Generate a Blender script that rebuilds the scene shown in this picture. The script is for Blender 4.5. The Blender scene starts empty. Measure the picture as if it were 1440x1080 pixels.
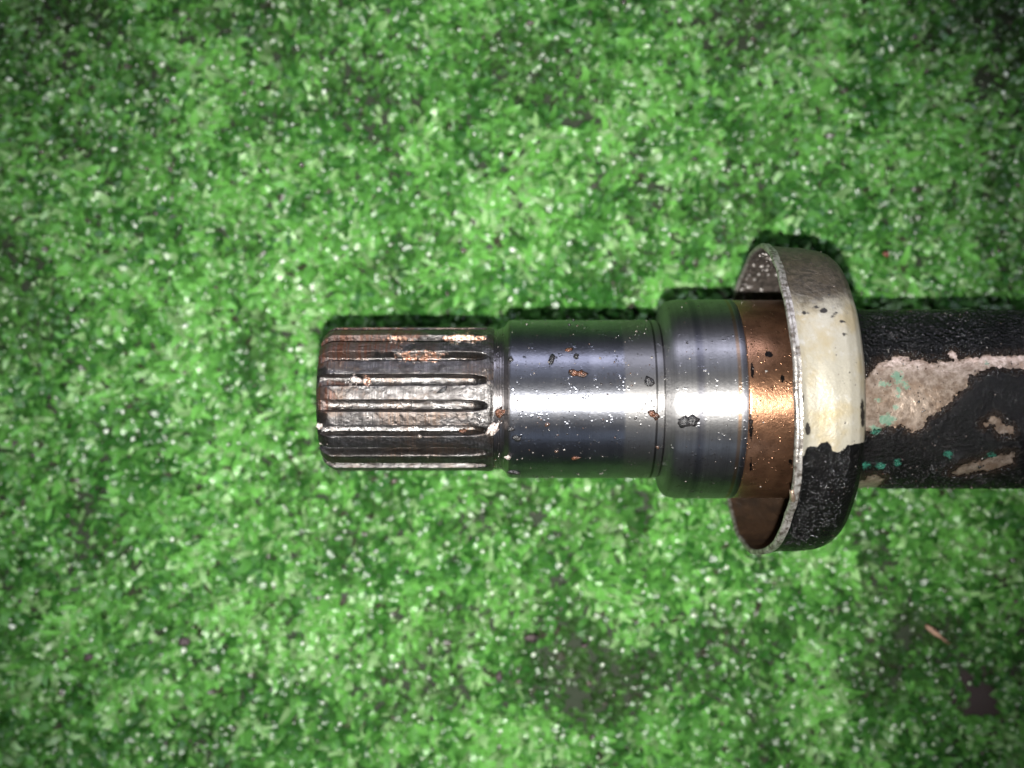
import bpy, math
import numpy as np
from mathutils import Vector

# All shapes are laid out in units of one photograph pixel at the depth of the
# shaft's axis; S turns such a unit into metres (the shaft is about 28 mm thick).
S = 0.00014
D = 1750.0            # lens to shaft axis
H = 226.0             # shaft axis above the turf backing
AX = -21.0            # shaft axis, y
rng = np.random.default_rng(7)
sc = bpy.context.scene

# ------------------------------------------------------------------ camera
cam = bpy.data.cameras.new('camera')
cam.sensor_width = 36.0
cam.lens = 36.0 * D / 1440.0
cam.clip_start = 0.01
cam.clip_end = 50.0
cam.dof.use_dof = True
cam.dof.focus_distance = (D - 118) * S
cam.dof.aperture_fstop = 8.6
cam_ob = bpy.data.objects.new('camera', cam)
cam_ob.location = (0, 0, (H + D) * S)
sc.collection.objects.link(cam_ob)
sc.camera = cam_ob

# ------------------------------------------------------------------ world: a dim room
w = bpy.data.worlds.new('World'); sc.world = w; w.use_nodes = True
bg = w.node_tree.nodes['Background']
bg.inputs[0].default_value = (0.74, 0.76, 0.84, 1)
bg.inputs[1].default_value = 0.095

# ------------------------------------------------------------------ lights
def look(ob, target):
    ob.rotation_euler = (Vector(target) - ob.location).to_track_quat('-Z', 'Y').to_euler()

fl = bpy.data.lights.new('flash', 'SPOT')         # the phone's flash beside its lens
fl.energy = 6.7
fl.color = (1.0, 0.985, 0.95)
fl.spot_size = math.radians(61)
fl.spot_blend = 1.0
fl.shadow_soft_size = 0.0020
fo = bpy.data.objects.new('flash', fl)
fo.location = (0 * S, -160 * S, (H + D + 15) * S)
look(fo, (-45 * S, -35 * S, 0))
sc.collection.objects.link(fo)

def strip(name, direction, dist, sx, sy, power, color):
    l = bpy.data.lights.new(name, 'AREA'); l.shape = 'RECTANGLE'
    l.size = sx; l.size_y = sy; l.energy = power; l.color = color
    o = bpy.data.objects.new(name, l)
    d = Vector(direction).normalized()
    o.location = d * dist
    look(o, (0, 0, 0))
    sc.collection.objects.link(o)
strip('ceiling_tube', (0.0, 0.87, 0.52), 1.7, 2.6, 0.16, 15.0, (0.78, 0.80, 1.0))
strip('ceiling_tube', (0.0, 0.66, 0.78), 1.9, 3.0, 0.45, 3.5, (0.75, 0.82, 1.0))
strip('ceiling_tube', (0.1, -0.80, 0.60), 2.0, 2.8, 0.20, 2.4, (0.6, 0.75, 1.0))

sc.view_settings.view_transform = 'Standard'
sc.view_settings.look = 'None'
sc.view_settings.exposure = 0.0
sc.view_settings.gamma = 1.0

# ------------------------------------------------------------------ node helpers
class NT:
    def __init__(s, name):
        s.mat = bpy.data.materials.new(name); s.mat.use_nodes = True
        s.t = s.mat.node_tree; s.t.nodes.clear()
        s.out = s.t.nodes.new('ShaderNodeOutputMaterial')
        s.p = s.t.nodes.new('ShaderNodeBsdfPrincipled')
        s.t.links.new(s.p.outputs[0], s.out.inputs[0])
        tc = s.t.nodes.new('ShaderNodeTexCoord')
        mp = s.t.nodes.new('ShaderNodeMapping'); mp.inputs['Scale'].default_value = (1 / S,) * 3
        s.t.links.new(tc.outputs['Object'], mp.inputs[0]); s.co = mp.outputs[0]
    def put(s, sock, v):
        if isinstance(v, bpy.types.NodeSocket): s.t.links.new(v, sock)
        elif isinstance(v, tuple) and len(v) == 3 and sock.type == 'RGBA': sock.default_value = (*v, 1)
        else: sock.default_value = v
    def set(s, **kw):
        names = dict(color='Base Color', metal='Metallic', rough='Roughness', normal='Normal', aniso='Anisotropic',
                     tangent='Tangent', spec='Specular IOR Level', coat='Coat Weight', coatr='Coat Roughness', anrot='Anisotropic Rotation')
        for k, v in kw.items(): s.put(s.p.inputs[names[k]], v)
    def m(s, op, a, b=None, c=None, clamp=False):
        n = s.t.nodes.new('ShaderNodeMath'); n.operation = op; n.use_clamp = clamp
        for i, v in enumerate((a, b, c)):
            if v is not None: s.put(n.inputs[i], v)
        return n.outputs[0]
    def noise(s, scale, detail=4, rough=0.55, stretch=None, dim='3D', off=0.0):
        n = s.t.nodes.new('ShaderNodeTexNoise')
        co = s.co
        mp = s.t.nodes.new('ShaderNodeMapping'); s.put(mp.inputs[0], co)
        st = stretch or (1, 1, 1)
        mp.inputs['Scale'].default_value = tuple(q / scale for q in st)
        mp.inputs['Location'].default_value = (off, off * 1.7, off * .6)
        s.put(n.inputs['Vector'], mp.outputs[0])
        n.inputs['Scale'].default_value = 1.0; n.inputs['Detail'].default_value = detail; n.inputs['Roughness'].default_value = rough
        return n.outputs[0]
    def voro(s, scale, feature='F1', off=0.0, out=0):
        n = s.t.nodes.new('ShaderNodeTexVoronoi'); n.feature = feature
        mp = s.t.nodes.new('ShaderNodeMapping'); s.put(mp.inputs[0], s.co)
        mp.inputs['Scale'].default_value = (1 / scale,) * 3; mp.inputs['Location'].default_value = (off, off, off)
        s.put(n.inputs['Vector'], mp.outputs[0]); n.inputs['Scale'].default_value = 1.0
        return n.outputs[out]
    def ramp(s, v, stops, interp='LINEAR'):
        n = s.t.nodes.new('ShaderNodeValToRGB'); n.color_ramp.interpolation = interp
        e = n.color_ramp.elements
        while len(e) < len(stops): e.new(0.5)
        for i, (p, c) in enumerate(stops):
            e[i].position = p; e[i].color = (*c, 1) if isinstance(c, tuple) else (c, c, c, 1)
        s.put(n.inputs[0], v); return n.outputs[0]
    def step(s, v, lo, hi):
        n = s.t.nodes.new('ShaderNodeMapRange'); n.interpolation_type = 'SMOOTHSTEP'
        s.put(n.inputs[0], v); n.inputs[1].default_value = lo; n.inputs[2].default_value = hi
        return n.outputs[0]
    def mix(s, f, a, b, mode='MIX'):
        n = s.t.nodes.new('ShaderNodeMix'); n.data_type = 'RGBA'; n.blend_type = mode
        s.put(n.inputs[0], f); s.put(n.inputs[6], a); s.put(n.inputs[7], b); return n.outputs[2]
    def mixf(s, f, a, b):
        n = s.t.nodes.new('ShaderNodeMix'); n.data_type = 'FLOAT'
        s.put(n.inputs[0], f); s.put(n.inputs[2], a); s.put(n.inputs[3], b); return n.outputs[0]
    def attr(s, name, color=False):
        n = s.t.nodes.new('ShaderNodeAttribute'); n.attribute_name = name
        return n.outputs['Color'] if color else n.outputs['Fac']
    def bump(s, h, dist, prev=None, strength=1.0):
        n = s.t.nodes.new('ShaderNodeBump'); s.put(n.inputs['Height'], h)
        n.inputs['Distance'].default_value = dist * S; n.inputs['Strength'].default_value = strength
        if prev is not None: s.put(n.inputs['Normal'], prev)
        return n.outputs[0]
    def axial(s):        # position along the shaft
        n = s.t.nodes.new('ShaderNodeSeparateXYZ'); s.put(n.inputs[0], s.co); return n.outputs[0]
    def lathe_tangent(s):      # turning marks run round the shaft and spread a highlight along it
        cb = s.t.nodes.new('ShaderNodeCombineXYZ'); cb.inputs[0].default_value = 1.0
        return cb.outputs[0]

# ------------------------------------------------------------------ mesh helpers
def make_mesh(name, verts, faces, mat=None, parent=None, smooth=True, loc=(0, 0, 0), attrs=None, colors=None):
    """verts in units; object origin at loc (units)."""
    me = bpy.data.meshes.new(name)
    v = np.asarray(verts, dtype=np.float32) * S
    f = np.asarray(faces, dtype=np.int32)
    me.vertices.add(len(v)); me.vertices.foreach_set('co', v.ravel())
    k = f.shape[1]
    me.loops.add(f.size); me.loops.foreach_set('vertex_index', f.ravel())
    me.polygons.add(len(f)); me.polygons.foreach_set('loop_start', np.arange(len(f), dtype=np.int32) * k)
    me.polygons.foreach_set('loop_total', np.full(len(f), k, dtype=np.int32))
    me.update(calc_edges=True); me.validate()
    if smooth: me.polygons.foreach_set('use_smooth', np.ones(len(me.polygons), dtype=bool))
    for n_, a in (attrs or {}).items():
        at = me.attributes.new(n_, 'FLOAT', 'POINT'); at.data.foreach_set('value', np.asarray(a, dtype=np.float32).ravel())
    for n_, a in (colors or {}).items():
        at = me.attributes.new(n_, 'FLOAT_COLOR', 'POINT'); at.data.foreach_set('color', np.asarray(a, dtype=np.float32).ravel())
    if mat: me.materials.append(mat)
    o = bpy.data.objects.new(name, me)
    o.location = tuple(q * S for q in loc)
    if parent: o.parent = parent
    sc.collection.objects.link(o)
    return o

def grid_faces(nx, nt, closed=True):
    i = np.arange(nx - 1)[:, None]; j = np.arange(nt if closed else nt - 1)[None, :]
    j2 = (j + 1) % nt
    a = i * nt + j; b = i * nt + j2; c = (i + 1) * nt + j2; d = (i + 1) * nt + j
    return np.stack([a + 0 * b, b + 0 * a, c + 0 * a, d + 0 * a], -1).reshape(-1, 4)

def hashnoise(seed):
    """smooth vectorised 3-D value noise"""
    r = np.random.default_rng(seed); T = r.random(4096)
    def h(ix, iy, iz): return T[(ix * 73856093 ^ iy * 19349663 ^ iz * 83492791) & 4095]
    def f(x, y, z):
        xi, yi, zi = (np.floor(q).astype(np.int64) for q in (x, y, z))
        u, v, w_ = x - xi, y - yi, z - zi
        u, v, w_ = (q * q * (3 - 2 * q) for q in (u, v, w_))
        o = 0
        for a in (0, 1):
            for b in (0, 1):
                for c in (0, 1):
                    o = o + h(xi + a, yi + b, zi + c) * (u if a else 1 - u) * (v if b else 1 - v) * (w_ if c else 1 - w_)
        return o
    return f
N1, N2, N3 = hashnoise(1), hashnoise(2), hashnoise(3)
def fbm(f, x, y, z, o=3):
    t = 0; a = 1; s_ = 0
    for k in range(o):
        t = t + a * f(x * 2 ** k, y * 2 ** k, z * 2 ** k); s_ += a; a *= .5
    return t / s_

def project(X, y, z):       # shaft coordinates -> where the photograph shows that point
    k = 1 / (1 - z / D)
    return 720 + X * k, 540 - (y + AX) * k

def poly_sdf(px, py, polys):   # signed distance, positive inside any of the polygons
    best = np.full(px.shape, -1e3)
    for P in polys:
        P = np.array(P, float); d = np.full(px.shape, 1e6); ins = np.zeros(px.shape, bool)
        for k in range(len(P)):
            a, b = P[k], P[(k + 1) % len(P)]
            ab = b - a
            t = np.clip(((px - a[0]) * ab[0] + (py - a[1]) * ab[1]) / (ab @ ab), 0, 1)
            d = np.minimum(d, np.hypot(px - a[0] - t * ab[0], py - a[1] - t * ab[1]))
            c = ((a[1] > py) != (b[1] > py)) & (px < (b[0] - a[0]) * (py - a[1]) / (b[1] - a[1] + 1e-9) + a[0])
            ins ^= c
        best = np.maximum(best, np.where(ins, d, -d))
    return best
def ell(cx, cy, rx, ry, rot=0, n=14):
    c, s_ = math.cos(math.radians(rot)), math.sin(math.radians(rot))
    return [(cx + rx * math.cos(t) * c - ry * math.sin(t) * s_, cy + rx * math.cos(t) * s_ + ry * math.sin(t) * c)
            for t in np.linspace(0, 2 * math.pi, n, endpoint=False)]

def resample(prof, step):
    out = [prof[0]]
    for a, b in zip(prof[:-1], prof[1:]):
        L = math.hypot(b[0] - a[0], b[1] - a[1]); n = max(1, int(math.ceil(L / step)))
        for k in range(1, n + 1): out.append((a[0] + (b[0] - a[0]) * k / n, a[1] + (b[1] - a[1]) * k / n))
    return np.array(out)

def lathe(name, prof, nt, mat, parent, step=4.0, masks=None, disp=None, label=None, smooth=True):
    P = resample(prof, step)
    th = np.linspace(0, 2 * math.pi, nt, endpoint=False) + math.pi
    X = np.repeat(P[:, 0][:, None], nt, 1); R = np.repeat(P[:, 1][:, None], nt, 1); T = np.repeat(th[None, :], len(P), 0)
    if disp is not None: X, R = disp(X, R, T)
    y = -R * np.sin(T); z = R * np.cos(T)
    v = np.stack([X, y, z], -1).reshape(-1, 3)
    px, py = project(X, y, z)
    attrs = {}
    for k, polys in (masks or {}).items():
        sd = poly_sdf(px, py, polys); sd[z < -10] = -1e2
        attrs[k] = sd.reshape(-1)
    o = make_mesh(name, v, grid_faces(len(P), nt), mat, parent, smooth, (0, 0, H), attrs)
    if label: o['label'] = label
    return o

def rock_verts(r, seed, sub=1, flat=1.0):
    """an irregular angular grain"""
    import bmesh
    bm = bmesh.new(); bmesh.ops.create_icosphere(bm, subdivisions=sub, radius=1.0)
    q = np.array([v.co[:] for v in bm.verts]); f = np.array([[v.index for v in fc.verts] for fc in bm.faces]); bm.free()
    g = np.random.default_rng(seed)
    d = g.uniform(0.65, 1.2, len(q))
    q = q * d[:, None] * r; q[:, 2] *= flat
    return q, f

# ------------------------------------------------------------------ materials
def mat_steel(name, base, rough, pit=1.0, band=None, rband=None, aniso=0.75, stain=(0.10, 0.07, 0.05), stain_amt=0.35, spread=None):
    n = NT(name)
    x = n.axial()
    wob = n.noise(60, 3)
    ring = n.noise(7, 5, 0.65, (1, 0.01, 0.01))                      # turning marks run round the shaft
    fine = n.noise(1.6, 2, 0.5, (1, 0.02, 0.02))
    streak = n.noise(9, 3, 0.6, (0.03, 1, 1))                        # light wear drawn along it
    blot = n.noise(30, 5, 0.62, off=3)
    dirt = n.step(n.noise(11, 5, 0.66, off=8), 0.60, 0.70)
    dots = n.step(n.voro(9, off=2), 0.17, 0.10)
    col = n.mix(n.m('MULTIPLY', ring, 0.5), base, tuple(c * 0.55 for c in base))
    col = n.mix(n.step(blot, 0.45, 0.75), col, tuple(c * .68 for c in base))
    if band: col = band(n, x, col)
    dm = n.m('MULTIPLY', n.m('MAXIMUM', dirt, n.m('MULTIPLY', dots, n.step(blot, .5, .6))), stain_amt)
    col = n.mix(dm, col, stain)
    r = n.m('ADD', n.m('MULTIPLY', streak, 0.10), rough - 0.05)
    r = n.m('ADD', r, n.m('MULTIPLY', blot, 0.06))
    r = n.m('ADD', r, n.m('MULTIPLY', dm, 0.35))
    if rband: r = n.m('ADD', r, rband(n, x))
    h1 = n.m('ADD', n.m('MULTIPLY', ring, 0.5), n.m('MULTIPLY', fine, 0.25))
    nb = n.bump(h1, 0.30)
    pits = n.step(n.voro(4.4, off=5), 0.50, 0.05)
    pm = n.step(n.noise(14, 4, 0.6, off=11), 0.53, 0.70)
    nb = n.bump(n.m('MULTIPLY', pits, pm), .75 * pit, nb)
    nb = n.bump(n.noise(5, 4, 0.6, off=4), 0.22 * pit, nb)
    n.set(color=col, metal=1.0, rough=r, normal=nb, aniso=aniso, tangent=n.lathe_tangent())
    return n.mat

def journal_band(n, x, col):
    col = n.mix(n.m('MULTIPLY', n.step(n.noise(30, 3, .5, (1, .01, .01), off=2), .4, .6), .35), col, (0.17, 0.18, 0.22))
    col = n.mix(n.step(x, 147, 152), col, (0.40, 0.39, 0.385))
    for a in (190.5, 201.5):  # groove shade painted into the colour as two dark lines
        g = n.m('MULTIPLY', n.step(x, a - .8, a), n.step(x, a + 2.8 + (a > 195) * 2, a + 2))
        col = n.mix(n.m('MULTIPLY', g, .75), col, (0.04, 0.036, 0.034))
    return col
def journal_rough(n, x):
    return n.m('MULTIPLY', n.step(x, 147, 152), .13)
def seat_band(n, x, col):
    col = n.mix(n.m('MULTIPLY', n.step(n.noise(16, 4, .6, (1, .01, .01), off=5), .42, .60), .5), col, (0.24, 0.235, 0.235))
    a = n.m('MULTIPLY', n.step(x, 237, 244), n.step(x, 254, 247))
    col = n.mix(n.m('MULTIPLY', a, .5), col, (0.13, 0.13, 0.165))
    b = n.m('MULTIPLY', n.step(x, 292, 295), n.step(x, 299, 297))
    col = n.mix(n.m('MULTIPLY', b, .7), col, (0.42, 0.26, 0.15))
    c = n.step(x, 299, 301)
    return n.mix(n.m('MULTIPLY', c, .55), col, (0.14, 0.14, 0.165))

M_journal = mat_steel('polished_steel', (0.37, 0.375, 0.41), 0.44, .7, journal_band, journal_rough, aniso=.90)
M_seat = mat_steel('turned_steel', (0.42, 0.41, 0.405), 0.47, .6, seat_band, aniso=.86)
M_collar = mat_steel('grooved_steel', (0.30, 0.28, 0.28), 0.34, 1.2, None, stain_amt=0.8)

def mat_spline(name, ca, cb, rr):
    n = NT(name)
    blot = n.noise(38, 5, 0.62, (0.5, 1, 1))
    fineb = n.noise(9, 5, 0.66, (0.5, 1, 1), off=2)
    col = n.mix(n.step(fineb, .40, .62), ca, cb)
    col = n.mix(n.m('MULTIPLY', n.step(blot, .46, .62), .8), col, (0.12, 0.085, 0.065))
    rust = n.step(n.m('ADD', n.attr('rust'), n.m('MULTIPLY', n.m('SUBTRACT', n.noise(16, 4), .5), 34)), -3, 5)
    col = n.mix(n.m('MULTIPLY', rust, .85), col, n.mix(n.noise(8, 4), (0.13, 0.042, 0.018), (0.045, 0.019, 0.012)))
    cu = n.step(n.m('ADD', n.attr('copper'), n.m('MULTIPLY', n.m('SUBTRACT', n.noise(9, 4, off=5), .5), 26)), -2, 2)
    col = n.mix(cu, col, n.mix(n.step(n.noise(6, 3), .45, .6), (0.80, 0.44, 0.30), (0.62, 0.56, 0.52)))
    col = n.mix(n.m('MULTIPLY', n.step(n.noise(2.6, 2, .5, (1, .01, .01), off=4), .42, .56), .6), col, tuple(c * .45 for c in ca))
    r = n.m('ADD', n.m('MULTIPLY', n.m('SUBTRACT', fineb, .22), 0.62), rr)
    lines = n.noise(1.7, 2, 0.5, (1, 0.02, 0.02))
    nb = n.bump(lines, 0.30)
    nb = n.bump(n.noise(6, 5, 0.65), 1.5, nb)
    nb = n.bump(n.m('MULTIPLY', n.noise(5, 3, 0.5, off=9), n.m('ADD', cu, n.m('MULTIPLY', rust, .6))), 3.4, nb)
    n.set(color=col, metal=n.mixf(rust, 0.95, 0.55), rough=r, normal=nb)
    return n.mat
M_spline = mat_spline('oily_groove_steel', (0.27, 0.26, 0.255), (0.05, 0.045, 0.043), .12)
M_tooth = mat_spline('scuffed_tooth_steel', (0.165, 0.156, 0.152), (0.05, 0.044, 0.042), .19)

def mat_copper():
    n = NT('rust_stained_steel')
    a = n.noise(26, 5, 0.6); b = n.noise(6, 4, .6, off=3)
    col = n.mix(n.step(a, .35, .68), (0.38, 0.20, 0.115), (0.23, 0.12, 0.07))
    col = n.mix(n.m('MULTIPLY', n.step(b, .58, .72), .6), col, (0.09, 0.045, 0.025))
    st = n.step(n.m('ADD', n.attr('stain'), n.m('MULTIPLY', n.m('SUBTRACT', n.noise(5, 3), .5), 6)), -.5, .8)
    col = n.mix(st, col, (0.02, 0.016, 0.015))
    pits = n.step(n.voro(4.5, off=5), 0.34, 0.12)
    nb = n.bump(n.noise(4, 4, .6), 0.35)
    nb = n.bump(n.m('MULTIPLY', pits, n.step(n.noise(12, 3), .52, .66)), 1.0, nb)
    n.set(color=col, metal=0.92, rough=n.m('ADD', .26, n.m('MULTIPLY', b, .12)), normal=nb, aniso=.5, tangent=n.lathe_tangent())
    return n.mat
M_copper = mat_copper()

def black_paint_bump(n, mask):
    g = n.noise(5.5, 4, 0.62); v = n.voro(7, off=3)
    h = n.m('ADD', n.m('MULTIPLY', g, 1.0), n.m('MULTIPLY', v, .5))
    nb = n.bump(h, 3.2, None)
    return nb

def mat_tube():
    n = NT('flaking_black_paint')
    wob = n.m('ADD', n.m('MULTIPLY', n.m('SUBTRACT', n.noise(13, 5, .65), .5), 17), n.m('MULTIPLY', n.m('SUBTRACT', n.noise(4, 3, .6, off=15), .5), 9))
    bsd = n.m('ADD', n.attr('bare'), wob)
    bare = n.step(bsd, -.6, .9)
    rim = n.m('MULTIPLY', n.step(bsd, 5.0, .5), .6)
    gre = n.step(n.m('ADD', n.attr('green'), n.m('MULTIPLY', n.m('SUBTRACT', n.noise(6, 5, .75, off=7), .5), 26)), -.5, 2.5)
    mott = n.noise(11, 5, .68, off=4)
    metal = n.mix(n.step(mott, .36, .64), (0.60, 0.475, 0.375), (0.31, 0.225, 0.165))
    metal = n.mix(n.m('MULTIPLY', n.step(n.noise(34, 3, off=6), .5, .66), .5), metal, (0.40, 0.26, 0.17))
    metal = n.mix(n.m('MULTIPLY', n.step(n.noise(5, 4, .7, off=1), .62, .68), .8), metal, (0.05, 0.04, 0.035))
    metal = n.mix(rim, metal, (0.13, 0.085, 0.055))
    paint = n.mix(n.step(n.noise(9, 4, .6, off=2), .55, .75), (0.004, 0.0039, 0.0038), (0.012, 0.011, 0.010))
    paint = n.mix(n.m('MULTIPLY', n.step(n.m('ADD', bsd, n.m('MULTIPLY', n.noise(7, 4), 14)), -6, 6), .35), paint, (0.05, 0.032, 0.022))
    col = n.mix(bare, paint, metal)
    col = n.mix(n.m('MULTIPLY', gre, .72), col, (0.035, 0.17, 0.115))
    nongre = n.m('SUBTRACT', 1.0, gre)
    g = n.noise(4.2, 3, .5); v = n.voro(5.5, off=3)
    hp = n.m('ADD', n.m('MULTIPLY', g, .9), n.m('MULTIPLY', n.m('SUBTRACT', 1.0, v), .35))
    hb = n.m('MULTIPLY', n.noise(4.5, 4, .6, off=5), .10)
    h = n.mixf(bare, n.m('ADD', hp, .5), hb)
    nb = n.bump(h, 5.5)
    nb = n.bump(n.m('MULTIPLY', n.noise(2.4, 2, .5, off=13), n.m('SUBTRACT', 1.0, bare)), 1.6, nb)
    n.set(color=col, metal=n.m('MULTIPLY', n.m('MULTIPLY', bare, nongre), .72), rough=n.mixf(bare, .15, .31), normal=nb, spec=n.mixf(bare, .28, .5))
    return n.mat
M_tube = mat_tube()

def mat_cup_outer():
    n = NT('painted_and_plated_cup')
    wob = n.m('MULTIPLY', n.m('SUBTRACT', n.noise(13, 5, .65), .5), 13)
    blk = n.step(n.m('ADD', n.attr('black'), wob), -.4, .6)
    dirty = n.step(n.m('ADD', n.attr('dirty'), n.m('MULTIPLY', n.m('SUBTRACT', n.noise(22, 5, .6, off=3), .5), 60)), -20, 22)
    spots = n.step(n.m('ADD', n.attr('spots'), n.m('MULTIPLY', n.m('SUBTRACT', n.noise(7, 4, .6, off=9), .5), 8)), -.8, 1.2)
    big = n.noise(46, 4, .55, off=5); fine = n.noise(3.0, 3, .6)
    pl = n.mix(n.step(big, .42, .64), (0.40, 0.37, 0.295), (0.37, 0.31, 0.195))
    pl = n.mix(n.m('MULTIPLY', n.step(n.noise(15, 5, .65, off=12), .55, .75), .45), pl, (0.58, 0.58, 0.58))
    pl = n.mix(n.m('MULTIPLY', n.step(fine, .60, .72), .35), pl, (0.30, 0.24, 0.15))
    dcol = n.mix(n.step(n.noise(8, 5, .66, off=2), .4, .64), (0.062, 0.048, 0.034), (0.022, 0.016, 0.012))
    edge = n.step(n.attr('edge'), -4, 9)
    pl = n.mix(n.m('MULTIPLY', edge, .8), pl, (0.27, 0.25, 0.20))
    col = n.mix(n.m('MULTIPLY', dirty, .95), pl, dcol)
    col = n.mix(spots, col, (0.028, 0.024, 0.020))
    paint = n.mix(n.step(n.noise(9, 4, .6, off=2), .55, .75), (0.004, 0.0039, 0.0038), (0.012, 0.011, 0.010))
    col = n.mix(blk, col, paint)
    hp = n.m('ADD', n.m('MULTIPLY', n.noise(4.2, 3, .5), .9), .5)
    hb = n.m('MULTIPLY', n.noise(4.5, 4, .6, (1, 1, 1), off=5), .22)
    hb = n.m('ADD', hb, n.m('MULTIPLY', n.m('MULTIPLY', dirty, n.noise(7, 4, .6, off=4)), .8))
    nb = n.bump(n.mixf(blk, n.m('MULTIPLY', hb, .6), hp), 5.0)
    nb = n.bump(n.m('MULTIPLY', n.noise(2.4, 2, .5, off=13), n.m('SUBTRACT', 1.0, n.m('SUBTRACT', 1.0, blk))), 1.6, nb)
    n.set(color=col, metal=n.mixf(n.m('MAXIMUM', blk, dirty), .40, 0.1), rough=n.mixf(blk, .42, .15), normal=nb, spec=n.mixf(blk, .5, .16))
    return n.mat
M_cup = mat_cup_outer()

def mat_cup_inner():
    n = NT('brown_cup_inside')
    a = n.noise(20, 5, .6); b = n.noise(6, 4, .6, off=3)
    sp = n.axial()
    sy = n.t.nodes.new('ShaderNodeSeparateXYZ'); n.put(sy.inputs[0], n.co)
    up = n.step(n.m('ADD', sy.outputs[1], n.m('MULTIPLY', n.m('SUBTRACT', a, .5), 60)), 100, 170)
    brown = n.mix(n.step(a, .35, .68), (0.075, 0.042, 0.024), (0.035, 0.022, 0.015))
    grey = n.mix(n.step(b, .4, .62), (0.05, 0.042, 0.036), (0.14, 0.115, 0.10))
    col = n.mix(up, brown, grey)
    nb = n.bump(n.noise(6, 5, .65), 3.2)
    n.set(color=col, metal=.35, rough=.42, normal=nb)
    return n.mat
M_inner = mat_cup_inner()

def mat_lip():
    n = NT('bare_metal_lip')
    a = n.noise(8, 4, .65)
    col = n.mix(n.step(a, .40, .66), (0.50, 0.47, 0.43), (0.13, 0.105, 0.085))
    nb = n.bump(n.noise(9, 4, .6), 2.0)
    n.set(color=col, metal=.7, rough=.34, normal=nb)
    return n.mat
M_lip = mat_lip()

def mat_attr(name, attr='tint', rough=.35, spec=.5, metal=0.0, bump=None, trans=0.0):
    n = NT(name)
    n.set(color=n.attr(attr, True), rough=rough, spec=spec, metal=metal)
    if bump: n.set(normal=n.bump(n.noise(bump[0], 3, .6), bump[1]))
    if trans:
        tr = n.t.nodes.new('ShaderNodeBsdfTranslucent'); n.put(tr.inputs[0], n.attr(attr, True))
        mx = n.t.nodes.new('ShaderNodeMixShader'); mx.inputs[0].default_value = trans
        n.t.links.new(n.p.outputs[0], mx.inputs[1]); n.t.links.new(tr.outputs[0], mx.inputs[2]); n.t.links.new(mx.outputs[0], n.out.inputs[0])
    return n.mat

def mat_crumb(name, c1, c2, rough, metal=0.0, scale=4, dist=2.0):
    n = NT(name)
    n.set(color=n.mix(n.step(n.noise(scale, 4, .6), .4, .6), c1, c2), rough=rough, metal=metal,
          normal=n.bump(n.noise(scale * .7, 3, .6), dist), spec=.6)
    return n.mat

# ------------------------------------------------------------------ the shaft
root = bpy.data.objects.new('drive_shaft', None)
root.location = (0, AX * S, 0)
root.empty_display_size = 0.02
root['label'] = 'steel drive shaft with splined end, dust cup and flaking black paint lying on green turf'
root['category'] = 'drive shaft'
sc.collection.objects.link(root)

XL = -263.0
ROOT_R = 91.0
MAJ = 101.0
rust_p = [[(440, 450), (560, 450), (600, 470), (560, 490), (500, 505), (440, 520)], ell(455, 560, 14, 20), ell(480, 540, 26, 7)]
cop_p = [ell(590, 500, 36, 8), ell(655, 476, 30, 6), ell(560, 477, 26, 4), ell(515, 536, 9, 6)]

def spline_disp(X, R, T):
    x, y, z = X / 9, R * np.sin(T) / 9, R * np.cos(T) / 9
    w_ = np.interp(X, [XL, XL + 14, -50, -34], [0, 1, 1, 0])
    R = R + w_ * 2.0 - 6.6 * w_ * (.5 + .5 * np.cos(18 * (T - math.radians(4.5)))) + (fbm(N1, x, y, z, 3) - .5) * 1.6 * (R > 80)
    return X, R
lathe('splined_end', [(XL, 0.5), (XL, 40), (XL, 80), (XL + 2, 85), (XL + 6, ROOT_R - 2), (XL + 12, ROOT_R), (-52, ROOT_R), (-42, 94), (-34, 98.6), (-29, 99.4), (-27, 98.0), (-24, 98.0)],
      300, M_spline, root, 3.0, {'rust': rust_p, 'copper': cop_p}, spline_disp)

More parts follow.
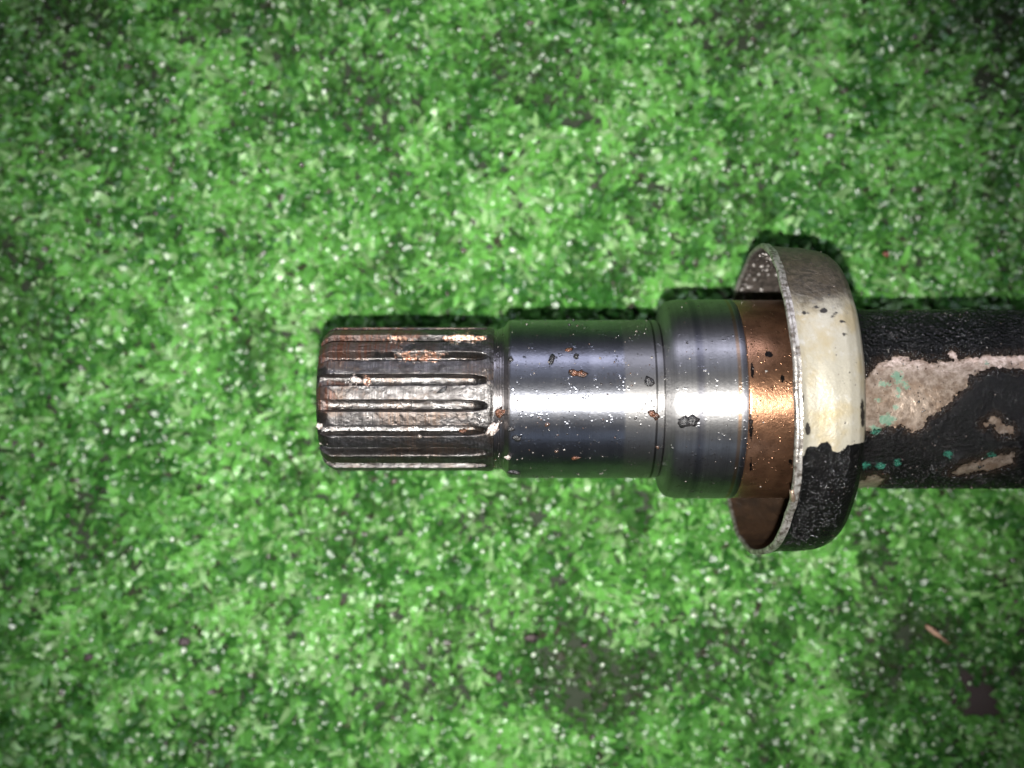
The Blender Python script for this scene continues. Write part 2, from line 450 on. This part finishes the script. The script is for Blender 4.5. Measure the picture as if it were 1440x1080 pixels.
NTEETH = 18
pitch = 2 * math.pi / NTEETH
def tooth(k):
    # groove centres at 4.5 deg + 20 k ; a tooth sits half a pitch on
    c = math.radians(4.5) + (k + .5) * pitch
    xs = np.concatenate([np.linspace(XL + 1, XL + 16, 7), np.linspace(XL + 19, -62, 62), np.linspace(-60, -25, 20)])
    us = np.concatenate([-np.array([.5, .44, .41, .385, .36, .335, .31, .29, .275, .26, .25, .23, .18, .09]), [0], np.array([.5, .44, .41, .385, .36, .335, .31, .29, .275, .26, .25, .23, .18, .09])[::-1]])
    X = np.repeat(xs[:, None], len(us), 1); U = np.repeat(us[None], len(xs), 0)
    half = np.interp(X, [XL, XL + 20, -75, -50, -36, -33, -24], [.24, .262, .262, .285, .36, .5, .6])   # tooth half width in pitches
    half = half + (fbm(N2, X / 30, U * 0 + k * 7.3, U * 0, 3) - .5) * .03
    f = np.clip((half + .10 - np.abs(U)) / .115, 0, 1); f = f * f * (3 - 2 * f); f = f * f * (3 - 2 * f)
    top = np.interp(X, [XL, XL + 4, XL + 10, XL + 18, -30, -27, -24], [85, 92, 97, MAJ, MAJ, 99.5, 98.6])
    low = np.interp(X, [XL, XL + 12, -52, -42, -34, -24], [76, 83, 83, 88, 95, 97])
    R = low + (top - low) * f
    T = c + U * pitch
    R = R + f * (fbm(N3, X / 7, R * np.sin(T) / 7, R * np.cos(T) / 7, 3) - .5) * 1.7
    v = np.stack([X, -R * np.sin(T), R * np.cos(T)], -1).reshape(-1, 3)
    fc = grid_faces(len(xs), len(us), False)
    px, py = project(v[:, 0], v[:, 1], v[:, 2])
    at = {'rust': np.where(v[:, 2] < -10, -100, poly_sdf(px, py, rust_p)), 'copper': np.where(v[:, 2] < -10, -100, poly_sdf(px, py, cop_p))}
    make_mesh('spline_tooth', v, fc, M_tooth, sp_part, True, (0, 0, 0), at)
sp_part = [o for o in root.children if o.name == 'splined_end'][0]
for k in range(NTEETH): tooth(k)

lathe('collar', [(-26, 96), (-25, 98.0), (-22, 98.5), (-20.5, 97.2), (-19, 98.8), (-17.5, 97.6), (-16, 99.5), (-14, 98.4), (-13, 100.5), (-11, 101), (-8, 105), (-5, 109.2), (-3, 110.2)],
      200, M_collar, root, 1.5)
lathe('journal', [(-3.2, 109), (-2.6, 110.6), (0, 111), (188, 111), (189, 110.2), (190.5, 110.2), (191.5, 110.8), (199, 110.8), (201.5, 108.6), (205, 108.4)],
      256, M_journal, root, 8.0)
lathe('bearing_seat', [(203, 107), (203.6, 109), (205.5, 120), (208.5, 130), (213, 135.6), (222, 138.4), (232, 139.4), (246, 139.4), (290, 139.6), (304, 139.4), (307, 137.5), (308, 134)],
      256, M_seat, root, 6.0)
stains = [ell(1081, 498, 6, 5), ell(1120, 560, 3, 4), ell(1100, 532, 3, 7), ell(1058, 520, 3, 12), ell(1056, 600, 3, 22), ell(1112, 650, 3, 5), ell(1056, 655, 2, 14)]
def neck_disp(X, R, T):
    return X, R + (fbm(N1, X / 10, R * np.sin(T) / 10, R * np.cos(T) / 10, 3) - .5) * .25
lathe('rusty_neck', [(306, 132), (307, 137.8), (309, 138.6), (443, 139)], 256, M_copper, root, 3.0, {'stain': stains}, neck_disp,
      label='copper coloured rusty neck running into the cup')

bare_p = [[(1222, 530), (1233, 510), (1262, 500), (1314, 508), (1390, 500), (1450, 498), (1450, 521), (1405, 516), (1364, 527), (1358, 546), (1325, 575), (1304, 588), (1298, 602), (1281, 608), (1266, 597), (1224, 607), (1200, 600), (1200, 540)],
          ell(1412, 604, 15, 8.5, 4), ell(1399, 592, 8, 7, 10), ell(1385, 597, 5, 4), [(1333, 665), (1355, 653), (1400, 640), (1426, 636), (1424, 652), (1395, 662), (1350, 668)],
          ell(1340, 500, 8, 5, 20), ell(1222, 680, 22, 10, -20), ell(1372, 524, 6, 4)]
hole_p = []
green_p = [ell(1262, 530, 9, 10), ell(1243, 540, 9, 5), ell(1272, 540, 6, 7), ell(1248, 590, 12, 9), ell(1231, 603, 8, 7), ell(1239, 655, 8, 6), ell(1262, 651, 5, 5), ell(1334, 639, 7, 5),
           ell(1393, 640, 9, 4), ell(1217, 654, 6, 5), ell(1260, 573, 5, 4), ell(1264, 552, 4, 9), ell(1236, 563, 6, 3), ell(1388, 511, 4, 3)]
def tube_disp(X, R, T):
    sd = poly_sdf(*project(X, -R * np.sin(T), R * np.cos(T)), bare_p)
    return X, R + np.clip(-sd / 6, 0, 1) * 1.4 + (fbm(N2, X / 8, R * np.sin(T) / 8, R * np.cos(T) / 8, 3) - .5) * np.where(sd < 0, 2.0, .8) + (fbm(N3, X / 4.2, R * np.sin(T) / 4.2, R * np.cos(T) / 4.2, 2) - .5) * np.where(sd < 0, 2.8, .3)
lathe('painted_tube', [(436, 132), (448, 131), (460, 128.5), (475, 125.8), (495, 124), (1080, 124), (1084, 121), (1085, 60), (1085, .5)], 380, M_tube, root, 2.2,
      {'bare': bare_p, 'green': green_p}, tube_disp, label='tube in flaking black paint with a bare patch and green specks')

# dust cup: pressed sheet metal, open to the left, slightly bent
def cup_disp(X, R, T):
    z = R * np.cos(T); yd = R * np.sin(T)
    f = np.clip((480 - X) / 120, 0, 1)
    X = X + f * (.046 * z + .075 * yd * np.maximum(0, z / 221) - .030 * yd - 17)
    X = X + f * ((fbm(N1, T * 4, X * 0, X * 0 + 3, 2) - .5) * 5)
    R = R + (fbm(N2, T * 3, X / 60, X * 0, 3) - .5) * 3.0 * (R > 150)
    R = R + np.clip(-poly_sdf(*project(X, -R * np.sin(T), R * np.cos(T)), black_p) / -6, 0, 1) * (fbm(N3, X / 4.5, R * np.sin(T) / 4.5, R * np.cos(T) / 4.5, 2) - .3) * 1.6 * (X > 350) * (R > 206)
    R = R - 5 * np.exp(-((T % (2 * math.pi) - 0.78) / .10) ** 2) * f * (R > 150)      # a dent near the burr
    return X, R
black_p = [[(1050, 640), (1130, 640), (1137, 629), (1148, 627), (1154, 622), (1165, 622), (1172, 634), (1180, 637), (1192, 628), (1214, 622), (1240, 618), (1240, 800), (1050, 800)]]
dirty_p = [[(1050, 300), (1230, 300), (1230, 425), (1190, 425), (1150, 432), (1110, 425), (1050, 430)]]
spots_p = [ell(1105, 451, 3.5, 6), ell(1115, 472, 3, 4), ell(1117, 490, 4, 8), ell(1148, 432, 6, 2, -10), ell(1172, 443, 7, 2, -25), ell(1186, 452, 5, 2), ell(1188, 470, 4, 2), ell(1137, 440, 3, 2), ell(1158, 437, 5, 4), ell(1130, 440, 3, 2),
           ell(1136, 603, 4, 9), ell(1213, 580, 3, 22), ell(1128, 560, 2, 8), ell(1140, 660, 1, 1)]
edge_p = [[(1080, 345), (1100, 400), (1118, 470), (1133, 540), (1141, 600), (1143, 660), (1060, 660), (1060, 345)], [(1198, 400), (1208, 470), (1213, 540), (1214, 640), (1240, 640), (1240, 400)]]
cup = lathe('dust_cup', [(362, 216.5), (372, 213.5), (385, 212), (405, 211.5), (424, 209), (436, 204), (443, 197), (446.5, 189), (448, 180), (448, 150), (448, 129)],
            520, M_cup, root, 2.2, {'black': black_p, 'dirty': dirty_p, 'spots': spots_p, 'edge': edge_p}, cup_disp,
            label='open sheet metal dust cup, cream plated above and black painted below')
def sub(name, prof, mat, step=3.0, nt=360, label=None):
    o = lathe(name, prof, nt, mat, root, step, None, cup_disp, label)
    o.parent = cup; o.location = (0, 0, 0); return o
inner = sub('inner_wall', [(360, 209), (380, 205.5), (414, 204), (429, 200), (439, 190), (441.5, 180), (441.5, 138.5)], M_inner)
def lip_prof():
    c = (360.0, 213.6); r = 4.0
    return [(c[0] + r * math.cos(a) * .9, c[1] + r * math.sin(a)) for a in np.linspace(-.5 * math.pi, -1.5 * math.pi - 1.2, 11)]
sub('lip', [(362, 209.5)] + lip_prof()[1:-1] + [(366, 216.8)], M_lip, 1.6, 420)
# small burr folded back on the lip, and a chip of tan paint on the back corner
def surf(px, py, r, lift=0.0):
    """shaft-space point on a cylinder of radius r seen at photo pixel px, py"""
    t = math.asin(max(-.99, min(.99, (py - 561) / r)))
    for _ in range(30):
        k = 1 - r * math.cos(t) / D
        s_ = ((py - 540) * k - 21) / r
        t = math.asin(max(-.999, min(.999, s_)))
    k = 1 - r * math.cos(t) / D
    X = (px - 720) * k
    rr = r + lift
    return X, t, Vector((X, -rr * math.sin(t), rr * math.cos(t)))
def basis(t):
    nrm = Vector((0, -math.sin(t), math.cos(t))); ax = Vector((1, 0, 0)); tg = nrm.cross(ax); return ax, tg, nrm
X, t, p = surf(1114, 697, 219, 0)
ax_, tg, nm = basis(t)
q, f = rock_verts(1.0, 5, 2)
v = np.array([p + ax_ * (a * 4.0 - b * 2.5) + tg * (b * 11) + nm * (c * 3.5) for a, b, c in q])
b_ = make_mesh('burr', v, f, mat_crumb('bent_metal', (0.62, 0.48, 0.36), (0.4, 0.28, 0.2), .35, .8, 6, 1.0), cup, True)

# ------------------------------------------------------------------ turf
BALD = [(1352, 930), (1364, 948), (1372, 960), (1384, 968), (1399, 962), (1398, 978), (1405, 992), (1399, 1002), (1406, 1014), (1392, 1006), (1380, 1013), (1366, 1003), (1371, 988), (1365, 976), (1366, 962)]
def blade_field():
    x0, x1, y0, y1 = -1350, 1500, -1050, 1050
    area = (x1 - x0) * (y1 - y0)
    n = int(area / 33)
    bx = rng.uniform(x0, x1, n); by = rng.uniform(y0, y1, n)
    # photo position on the ground, to place worn and dirty areas
    kk = 1 / (1 + (H - 25) / D)
    px = 720 + bx * kk; py = 540 - by * kk
    def gau(cx, cy, rx, ry): return np.exp(-(((px - cx) / rx) ** 2 + ((py - cy) / ry) ** 2))
    wear = (1.5 * gau(825, 955, 82, 54) + .75 * gau(715, 75, 38, 60) + .6 * gau(1330, 940, 130, 75) + .5 * gau(60, 60, 120, 90) + .6 * gau(1415, 60, 70, 130) + .35 * gau(1020, 20, 60, 80)
            + .5 * gau(1040, 60, 26, 50) + .3 * gau(180, 600, 90, 50) + .55 * gau(1290, 880, 90, 18) + .4 * gau(330, 330, 60, 40) + .3 * gau(420, 960, 80, 60))
    cl = fbm(N1, bx / 95, by / 95, bx * 0, 4)
    fine = fbm(N2, bx / 26, by / 26, bx * 0, 2)
    wear = np.clip(wear + np.clip((cl - .53) * 3.2, 0, .5), 0, 1)
    keep = rng.random(n) > np.clip(wear * .45 + (fine < .30) * .5, 0, .85)
    # the bald spot near the lower right corner
    bald = poly_sdf(px, py, [BALD])
    keep &= ~((bald > -4) & (rng.random(n) > .03))
    idx = np.nonzero(keep)[0]
    bx, by, wear, cl, fine, px, py, bald = (q[idx] for q in (bx, by, wear, cl, fine, px, py, bald)); n = len(idx)
    # the shaft parts lie on the turf and press it down
    hgt = rng.uniform(18, 38, n) * (1 - .35 * wear) * (.55 + .9 * fine)
    ang = rng.uniform(0, 2 * math.pi, n) * .75 + 6 * cl
    lean = rng.uniform(.25, 1.0, n)
    curl = rng.uniform(.5, 2.0, n)
    wid = rng.uniform(5.0, 13.5, n)
    ln = hgt * rng.uniform(.95, 1.35, n)
    NS = 4
    V = np.zeros((n, NS + 1, 2, 3), np.float32)
    ph = .15 + .25 * lean                       # angle from the vertical
    pos = np.stack([bx, by, np.full(n, -2.0)], -1)
    tw = rng.uniform(-.9, .9, n); az = ang.copy()
    for s_ in range(NS + 1):
        d = np.stack([np.sin(ph) * np.cos(az), np.sin(ph) * np.sin(az), np.cos(ph)], -1)
        side = np.stack([-np.sin(az), np.cos(az), np.zeros(n)], -1)
        nrm = np.cross(d, side)
        a_ = tw * s_ / NS * 1.3
        sd = side * np.cos(a_)[:, None] + nrm * np.sin(a_)[:, None]
        wv = wid * (.75 + .25 * math.sin(s_ / NS * 3.1)) * (1 if s_ < NS else rng.uniform(.3, .9, n))
        V[:, s_, 0] = pos - sd * wv[:, None] * .5; V[:, s_, 1] = pos + sd * wv[:, None] * .5
        pos = pos + d * (ln / NS)[:, None]
        ph = ph + curl * (.25 + .30 * s_) * .8 + rng.normal(0, .10, n)
        az = az + rng.normal(0, .35, n)
    V[..., 2] = np.maximum(V[..., 2], -2)
    tx = V[:, 2:, :, 0].mean((1, 2)); ty = V[:, 2:, :, 1].mean((1, 2))
    bl = poly_sdf(720 + tx * kk, 540 - ty * kk, [BALD]) + (fbm(N1, tx / 11, ty / 11, tx * 0, 2) - .5) * 30 - 1
    V[bl > -3, :, :, 2] *= .08; V[bl > -3, :, :, 0] += 2200
    # keep blades from poking through the cup and shaft: press down what lies inside them
    xx = V[..., 0]; yy = V[..., 1] - AX; zz = V[..., 2]
    for xa, xb, r in ((350, 446, 222), (446, 1085, 126), (205, 350, 141), (-260, 206, 112)):
        m = (xx > xa) & (xx < xb) & (np.abs(yy) < r)
        floor_ = H - np.sqrt(np.maximum(r * r - yy ** 2, 0)) - 2
        zz[m] = np.minimum(zz[m], np.maximum(floor_[m], -1))
    # colour of each blade: the pile is a mix of two greens, some yellowed or soiled
    c = np.zeros((n, 4), np.float32); c[:, 3] = 1
    g1 = np.array([0.158, 0.440, 0.084]); g2 = np.array([0.027, 0.118, 0.018]); g3 = np.array([0.28, 0.50, 0.19]); br = np.array([0.032, 0.062, 0.020])
    r_ = np.clip(.52 + 1.7 * (fbm(N3, bx / 15, by / 15, bx * 0, 2) - .5) + 1.5 * (fbm(N2, bx / 70, by / 70, bx * 0 + 9, 3) - .5) + rng.normal(0, .20, n) - .25 * wear, 0, 1)[:, None]
    c[:, :3] = g1 * r_ + g2 * (1 - r_)
    y_ = (rng.random(n) < .05 + .32 * (r_[:, 0] > .62)); c[y_, :3] = g3 * rng.uniform(.6, 1.1, (y_.sum(), 1))
    soil = np.clip(wear * .92 + rng.normal(0, .20, n) - .12, 0, .9)[:, None]
    c[:, :3] = c[:, :3] * (1 - soil) + br * soil
    d_ = rng.random(n) < .008 + .03 * (fine < .38); c[d_, :3] = (0.048, 0.050, 0.030)
    cc = np.repeat(c[:, None, :], (NS + 1) * 2, 1)
    base = (np.arange(n) * (NS + 1) * 2)[:, None]
    q = np.concatenate([base + np.array([[2 * s_, 2 * s_ + 1, 2 * s_ + 3, 2 * s_ + 2]]) for s_ in range(NS)], 1).reshape(-1, 4)
    return V.reshape(-1, 3), q, cc.reshape(-1, 4), (bx, by, wear)

M_blade = mat_attr('turf_fibre', 'tint', rough=.29, spec=.6, trans=.22, bump=(3, .5))
V, F, C4, bf = blade_field()
turf = make_mesh('artificial_grass', V, F, M_blade, None, True, (0, 0, 0), None, {'tint': C4})
turf['kind'] = 'stuff'; turf['label'] = 'short curled green artificial grass fibres under the shaft'; turf['category'] = 'artificial grass'

n = NT('turf_backing_dark')
vd = n.t.nodes.new('ShaderNodeVectorMath'); vd.operation = 'DISTANCE'; n.put(vd.inputs[0], n.co); vd.inputs[1].default_value = (752, -508, 0)
n.set(color=n.mix(n.step(n.m('ADD', vd.outputs['Value'], n.m('MULTIPLY', n.noise(14, 3), 30)), 85, 70), n.mix(n.noise(14, 4), (0.016, 0.034, 0.012), (0.022, 0.026, 0.014)), (0.034, 0.023, 0.022)), rough=.8, normal=n.bump(n.noise(3, 4), 1.2))
g = 9
xs = np.linspace(-2600, 2600, g); ys = np.linspace(-2200, 2200, g)
gv = np.stack([np.repeat(xs[:, None], g, 1), np.repeat(ys[None], g, 0), np.zeros((g, g))], -1).reshape(-1, 3)
back = make_mesh('turf_backing', gv, grid_faces(g, g, False), n.mat, None, False)
back['kind'] = 'structure'

# ------------------------------------------------------------------ loose grains
def scatter(name, P, Nn, R, tint, mat, label, cat, sub=1, flat=.7):
    """many irregular grains in one mesh"""
    lib = [rock_verts(1.0, 100 + k, sub) for k in range(6)]
    Vs, Fs, Cs = [], [], []; off = 0
    for i in range(len(P)):
        q, f = lib[i % 6]
        nv = Vector(Nn[i]); a = nv.orthogonal().normalized(); b = nv.cross(a)
        th = rng.uniform(0, 6.28); a2 = a * math.cos(th) + b * math.sin(th); b2 = nv.cross(a2)
        Mx = np.array([a2 * rng.uniform(.8, 1.5), b2, nv * flat])
        Vs.append(q @ Mx * R[i] + np.array(P[i])); Fs.append(f + off); off += len(q)
        Cs.append(np.repeat(np.array([[*tint[i], 1]]), len(q), 0))
    o = make_mesh(name, np.concatenate(Vs), np.concatenate(Fs), mat, None, False, (0, 0, 0), None, {'tint': np.concatenate(Cs)})
    o['kind'] = 'stuff'; o['label'] = label; o['category'] = cat
    return o
M_grain = mat_attr('wet_grit', 'tint', rough=.20, spec=.9)
# on the shaft
segs = [(-255, -30, 100.5, .6), (-30, -3, 99, 1.6), (0, 188, 111, 1.0), (190, 200, 110, 1.6), (228, 306, 139, .8), (309, 335, 139.5, .6), (372, 430, 211, .6), (470, 720, 126, .9)]
P, Nn, R, T3 = [], [], [], []
for xa, xb, r, dens in segs:
    cnt = int((xb - xa) * r * 2.6 / 120 * dens)
    for _ in range(cnt):
        X = rng.uniform(xa, xb); t = rng.uniform(-1.45, 1.45)
        if fbm(N3, np.array([X / 40]), np.array([t * 3]), np.array([0.0]), 2)[0] < .42 and rng.random() < .7: continue
        nv = Vector((0, -math.sin(t), math.cos(t)))
        P.append((X, AX + r * nv.y, H + r * nv.z)); Nn.append(nv); R.append(min(3.2, .32 + rng.exponential(.38)))
        T3.append([(0.22, .20, .18), (0.02, .017, .015), (.07, .04, .028), (.18, .15, .13)][rng.choice(4, p=[.18, .48, .19, .15])])
for xa, xb, ra, cnt in ((470, 730, 125.0, 5200), (378, 428, 213.6, 800)):      # the sandy gloss of the black paint
    X = rng.uniform(xa, xb, cnt); t = rng.uniform(-1.4, 1.4, cnt) if ra < 200 else rng.uniform(.2, 1.15, cnt)
    ny, nz = -np.sin(t), np.cos(t)
    px, py = project(X, ra * ny, ra * nz)
    keep = (poly_sdf(px, py, bare_p) < -3) if ra < 200 else (poly_sdf(px, py, black_p) > 4)
    keep &= fbm(N3, X / 22, t * 5, X * 0, 2) > rng.uniform(.25, .6, cnt)
    for i in np.nonzero(keep)[0]:
        xo = X[i] - (17 * (480 - X[i]) / 120 if ra > 200 else 0)
        P.append((xo, AX + ra * ny[i], H + ra * nz[i])); Nn.append(Vector((0, ny[i], nz[i]))); R.append(rng.uniform(.7, 2.0)); T3.append((.008, .008, .008))
for _ in range(90):                     # and inside the top of the cup
    X = rng.uniform(345, 400); t = rng.uniform(-2.5, -1.35)
    nv = Vector((0, math.sin(t), -math.cos(t)))
    P.append((X, AX - 203 * nv.y, H - 203 * nv.z)); Nn.append(nv); R.append(rng.uniform(.8, 3.2)); T3.append([(.35, .32, .30), (.05, .04, .035)][rng.integers(2)])
scatter('grit', P, Nn, R, T3, M_grain, 'fine wet grit sprinkled over the steel of the shaft', 'grit')
# in the turf
P, Nn, R, T3 = [], [], [], []
for _ in range(5200):
    x = rng.uniform(-1000, 1000); y = rng.uniform(-760, 760)
    if abs(y - AX) < 90 and x > -255: continue
    if 700 < x < 790 and -560 < y < -470: continue
    P.append((x, y, rng.uniform(14, 36))); Nn.append((0, 0, 1)); R.append(min(5.0, .9 + rng.exponential(.8)))
    T3.append([(0.62, .70, .56), (0.05, .045, .035), (.09, .075, .06), (.45, .60, .36)][rng.choice(4, p=[.40, .22, .16, .22])])  # pale grains are added to stand in for flash glints; dark ones are dirt
scatter('glints_and_dirt', P, Nn, R, T3, M_grain, 'pale grains added as flash glints, with brown dirt grains, in the turf', 'glints_and_dirt')

# single crumbs one can point to, lying on the shaft
M_tar = mat_crumb('tarry_crumb', (0.008, 0.008, 0.009), (0.03, 0.027, 0.027), .34)
M_rustc = mat_crumb('rusty_crumb', (0.14, 0.055, 0.028), (0.03, 0.018, 0.013), .28, .3)
M_pale = mat_crumb('pale_crumb', (0.62, 0.55, 0.50), (0.25, 0.20, 0.18), .25)
def crumb(px, py, r, rx, ry, rot, mat, label, group=None, h=.45, seed=1, pieces=1, name='crumb', cat='crumb'):
    X, t, p = surf(px, py, r, 0)
    ax_, tg, nm = basis(t); c, s_ = math.cos(math.radians(rot)), math.sin(math.radians(rot))
    Vs, Fs = [], []; off = 0
    for k in range(pieces):
        q, f = rock_verts(1.0, seed * 17 + k, 2)
        # roughen
        q = q * (1 + (fbm(N1, q[:, 0] * 2 + seed, q[:, 1] * 2, q[:, 2] * 2 + k, 3)[:, None] - .5) * .9)
        ox = (k - (pieces - 1) / 2) * 1.15 / pieces * 1.3; sx = 1.35 / pieces if pieces > 1 else 1
        for a, b, cc in q:
            a = a * sx + ox; u = (a * rx * c - b * ry * s_); w_ = (a * rx * s_ + b * ry * c)
            Vs.append(ax_ * u - tg * w_ + nm * (cc * h * min(rx, ry) + h * min(rx, ry) * .45))
        Fs.append(f + off); off += len(q)
    o = make_mesh(name, np.array([v[:] for v in Vs]), np.concatenate(Fs), mat, None, False, (p.x, p.y + AX, p.z + H))
    o['label'] = label; o['category'] = cat
    if group: o['group'] = group
    return o
G1 = 'crumbs stuck on the shaft'
crumb(912, 537, 111, 7, 6.5, 20, M_tar, 'round black crumb on the grey band left of the shoulder groove', G1, seed=2)
crumb(967, 592, 139, 13, 8, -12, M_tar, 'large lumpy black crumb on the wide turned steel band', G1, seed=3, pieces=2)
crumb(812, 525, 111, 13, 4.6, 8, M_rustc, 'long rusty brown crumb on the middle of the blue polished steel', G1, seed=4, pieces=2)
crumb(776, 506, 111, 4, 8.5, 15, M_tar, 'upright thin dark crumb on the upper blue polished steel', G1, seed=5)
crumb(800, 492, 111, 6, 3.4, 0, M_rustc, 'small copper coloured crumb highest on the blue polished steel', G1, seed=6)
crumb(810, 501, 111, 3.6, 4, 0, M_tar, 'tiny dark crumb between the two rusty crumbs', G1, seed=7)
crumb(718, 505, 111, 3.6, 3.6, 0, M_tar, 'dark crumb at the upper left edge of the blue steel', G1, seed=8)
crumb(693, 603, 99, 6.5, 11, 30, M_pale, 'pale glinting crumb cluster at the right end of the spline teeth', G1, seed=9, pieces=2)
crumb(704, 580, 100, 6, 8, 40, M_rustc, 'dark rusty crumb on the narrow collar beside the spline', G1, seed=10, pieces=2)
crumb(718, 603, 111, 5, 4.5, 0, M_tar, 'dark crumb on the blue steel right of the pale crumb cluster', G1, seed=11)
crumb(727, 616, 111, 6, 4, 20, M_tar, 'flat dark crumb low on the left of the blue steel', G1, seed=12)
crumb(714, 643, 111, 5, 4, 20, M_pale, 'pale crumb lowest on the left of the blue steel', G1, seed=13)
crumb(722, 664, 111, 9, 5, 10, M_tar, 'dark crumb on the bottom edge of the shaft beside the collar', G1, seed=14, pieces=2)
crumb(920, 583, 111, 8, 5, 35, M_rustc, 'brown crumb in the groove before the shoulder below the highlight', G1, seed=15, pieces=2)
crumb(810, 644, 111, 7, 3, -8, M_rustc, 'small rusty crumb low on the blue polished steel', G1, seed=16)
crumb(501, 534, 100, 8, 5, 15, M_pale, 'shiny pale crumb in the upper middle spline groove', G1, seed=17, pieces=2)
crumb(621, 549, 101, 8, 3, -30, M_tar, 'thin dark crumb across a spline tooth above the centre', G1, seed=18)
crumb(450, 599, 88, 5, 4.5, 0, M_pale, 'bright white crumb on the left edge of the splined end', G1, seed=19)
crumb(453, 623, 88, 4, 3, 0, M_pale, 'smaller bright crumb lower on the left edge of the splined end', G1, seed=20)
crumb(652, 606, 95, 5, 3.6, 0, M_rustc, 'small brown crumb in the lower groove of the spline', G1, seed=21)

# ------------------------------------------------------------------ things lying in the turf
def ground_xy(px, py, z):
    k = 1 + (H - z) / D
    return (px - 720) * k, -(py - 540) * k
# dry sliver of leaf
def sliver(px, py, L, W, rot, z, tint, label, name, cat, tilt=.12, bend=2.0):
    nx, ny = 16, 5; vs = []
    for side in (1, -1):
        for i in range(nx):
            t = i / (nx - 1); u = (t - .5) * L
            w_ = W * (math.sin(math.pi * min(1, t * 1.25 + .12)) ** .6 if t < .7 else max(.12, 1.0 - (t - .5) * 1.9)) * .5
            for j in range(ny):
                s_ = (j / (ny - 1) - .5) * 2
                vs.append((u, s_ * w_, side * .5 * (1 - s_ * s_) + math.sin(t * 3.1) * bend + u * tilt - abs(s_) * 1.0))
    f = grid_faces(nx, ny, False); f2 = f[:, ::-1] + nx * ny
    rim = []
    per = [i * ny for i in range(nx)] + [(nx - 1) * ny + j for j in range(1, ny)] + [i * ny + ny - 1 for i in range(nx - 2, -1, -1)] + [j for j in range(ny - 2, 0, -1)]
    for a, b in zip(per, per[1:] + per[:1]): rim.append((b, a, a + nx * ny, b + nx * ny))
    x, y = ground_xy(px, py, z)
    o = make_mesh(name, vs, np.concatenate([f, f2, np.array(rim)]), mat_crumb(name + '_surface', tint, tuple(c * .6 for c in tint), .5, 0, 5, .6), None, True, (x, y, z))
    o.rotation_euler = (0, 0, math.radians(rot)); o['label'] = label; o['category'] = cat
    return o
sliver(1319, 893, 46, 9, -38, 44, (0.42, 0.25, 0.16), 'dry orange brown leaf sliver lying on the turf at lower right', 'leaf_sliver', 'dry leaf')
def turf_crumb(px, py, z, rx, ry, mat, label, seed, name='dirt_crumb', cat='crumb', group='crumbs in the turf'):
    q, f = rock_verts(1.0, seed, 2)
    q = q * (1 + (fbm(N2, q[:, 0] * 2 + seed, q[:, 1] * 2, q[:, 2] * 2, 3)[:, None] - .5) * .9)
    x, y = ground_xy(px, py, z)
    o = make_mesh(name, q * np.array([rx, ry, min(rx, ry) * .7]), f, mat, None, False, (x, y, z))
    o['label'] = label; o['category'] = cat; o['group'] = group
M_red = mat_crumb('red_crumb', (0.22, 0.06, 0.035), (0.12, 0.04, 0.03), .4)
M_soil = mat_crumb('soil_crumb', (0.075, 0.05, 0.05), (0.035, 0.025, 0.025), .5)
turf_crumb(1246, 358, 44, 6, 4.5, M_red, 'small red crumb in the turf right of the dust cup', 31)
turf_crumb(746, 897, 42, 12, 6, M_soil, 'flat dark brown crumb in the turf above the dark worn patch', 32)
turf_crumb(702, 952, 42, 6, 8, M_soil, 'dark brown crumb in the turf left of the dark worn patch', 33)
turf_crumb(258, 903, 42, 10, 7, M_soil, 'dark brown crumb in the turf at lower left', 34)
turf_crumb(125, 924, 42, 8, 6, M_soil, 'brown crumb in the turf nearest the lower left corner', 35)
turf_crumb(822, 908, 42, 6, 4, M_soil, 'tiny brown crumb in the turf just above the dark worn patch', 36)
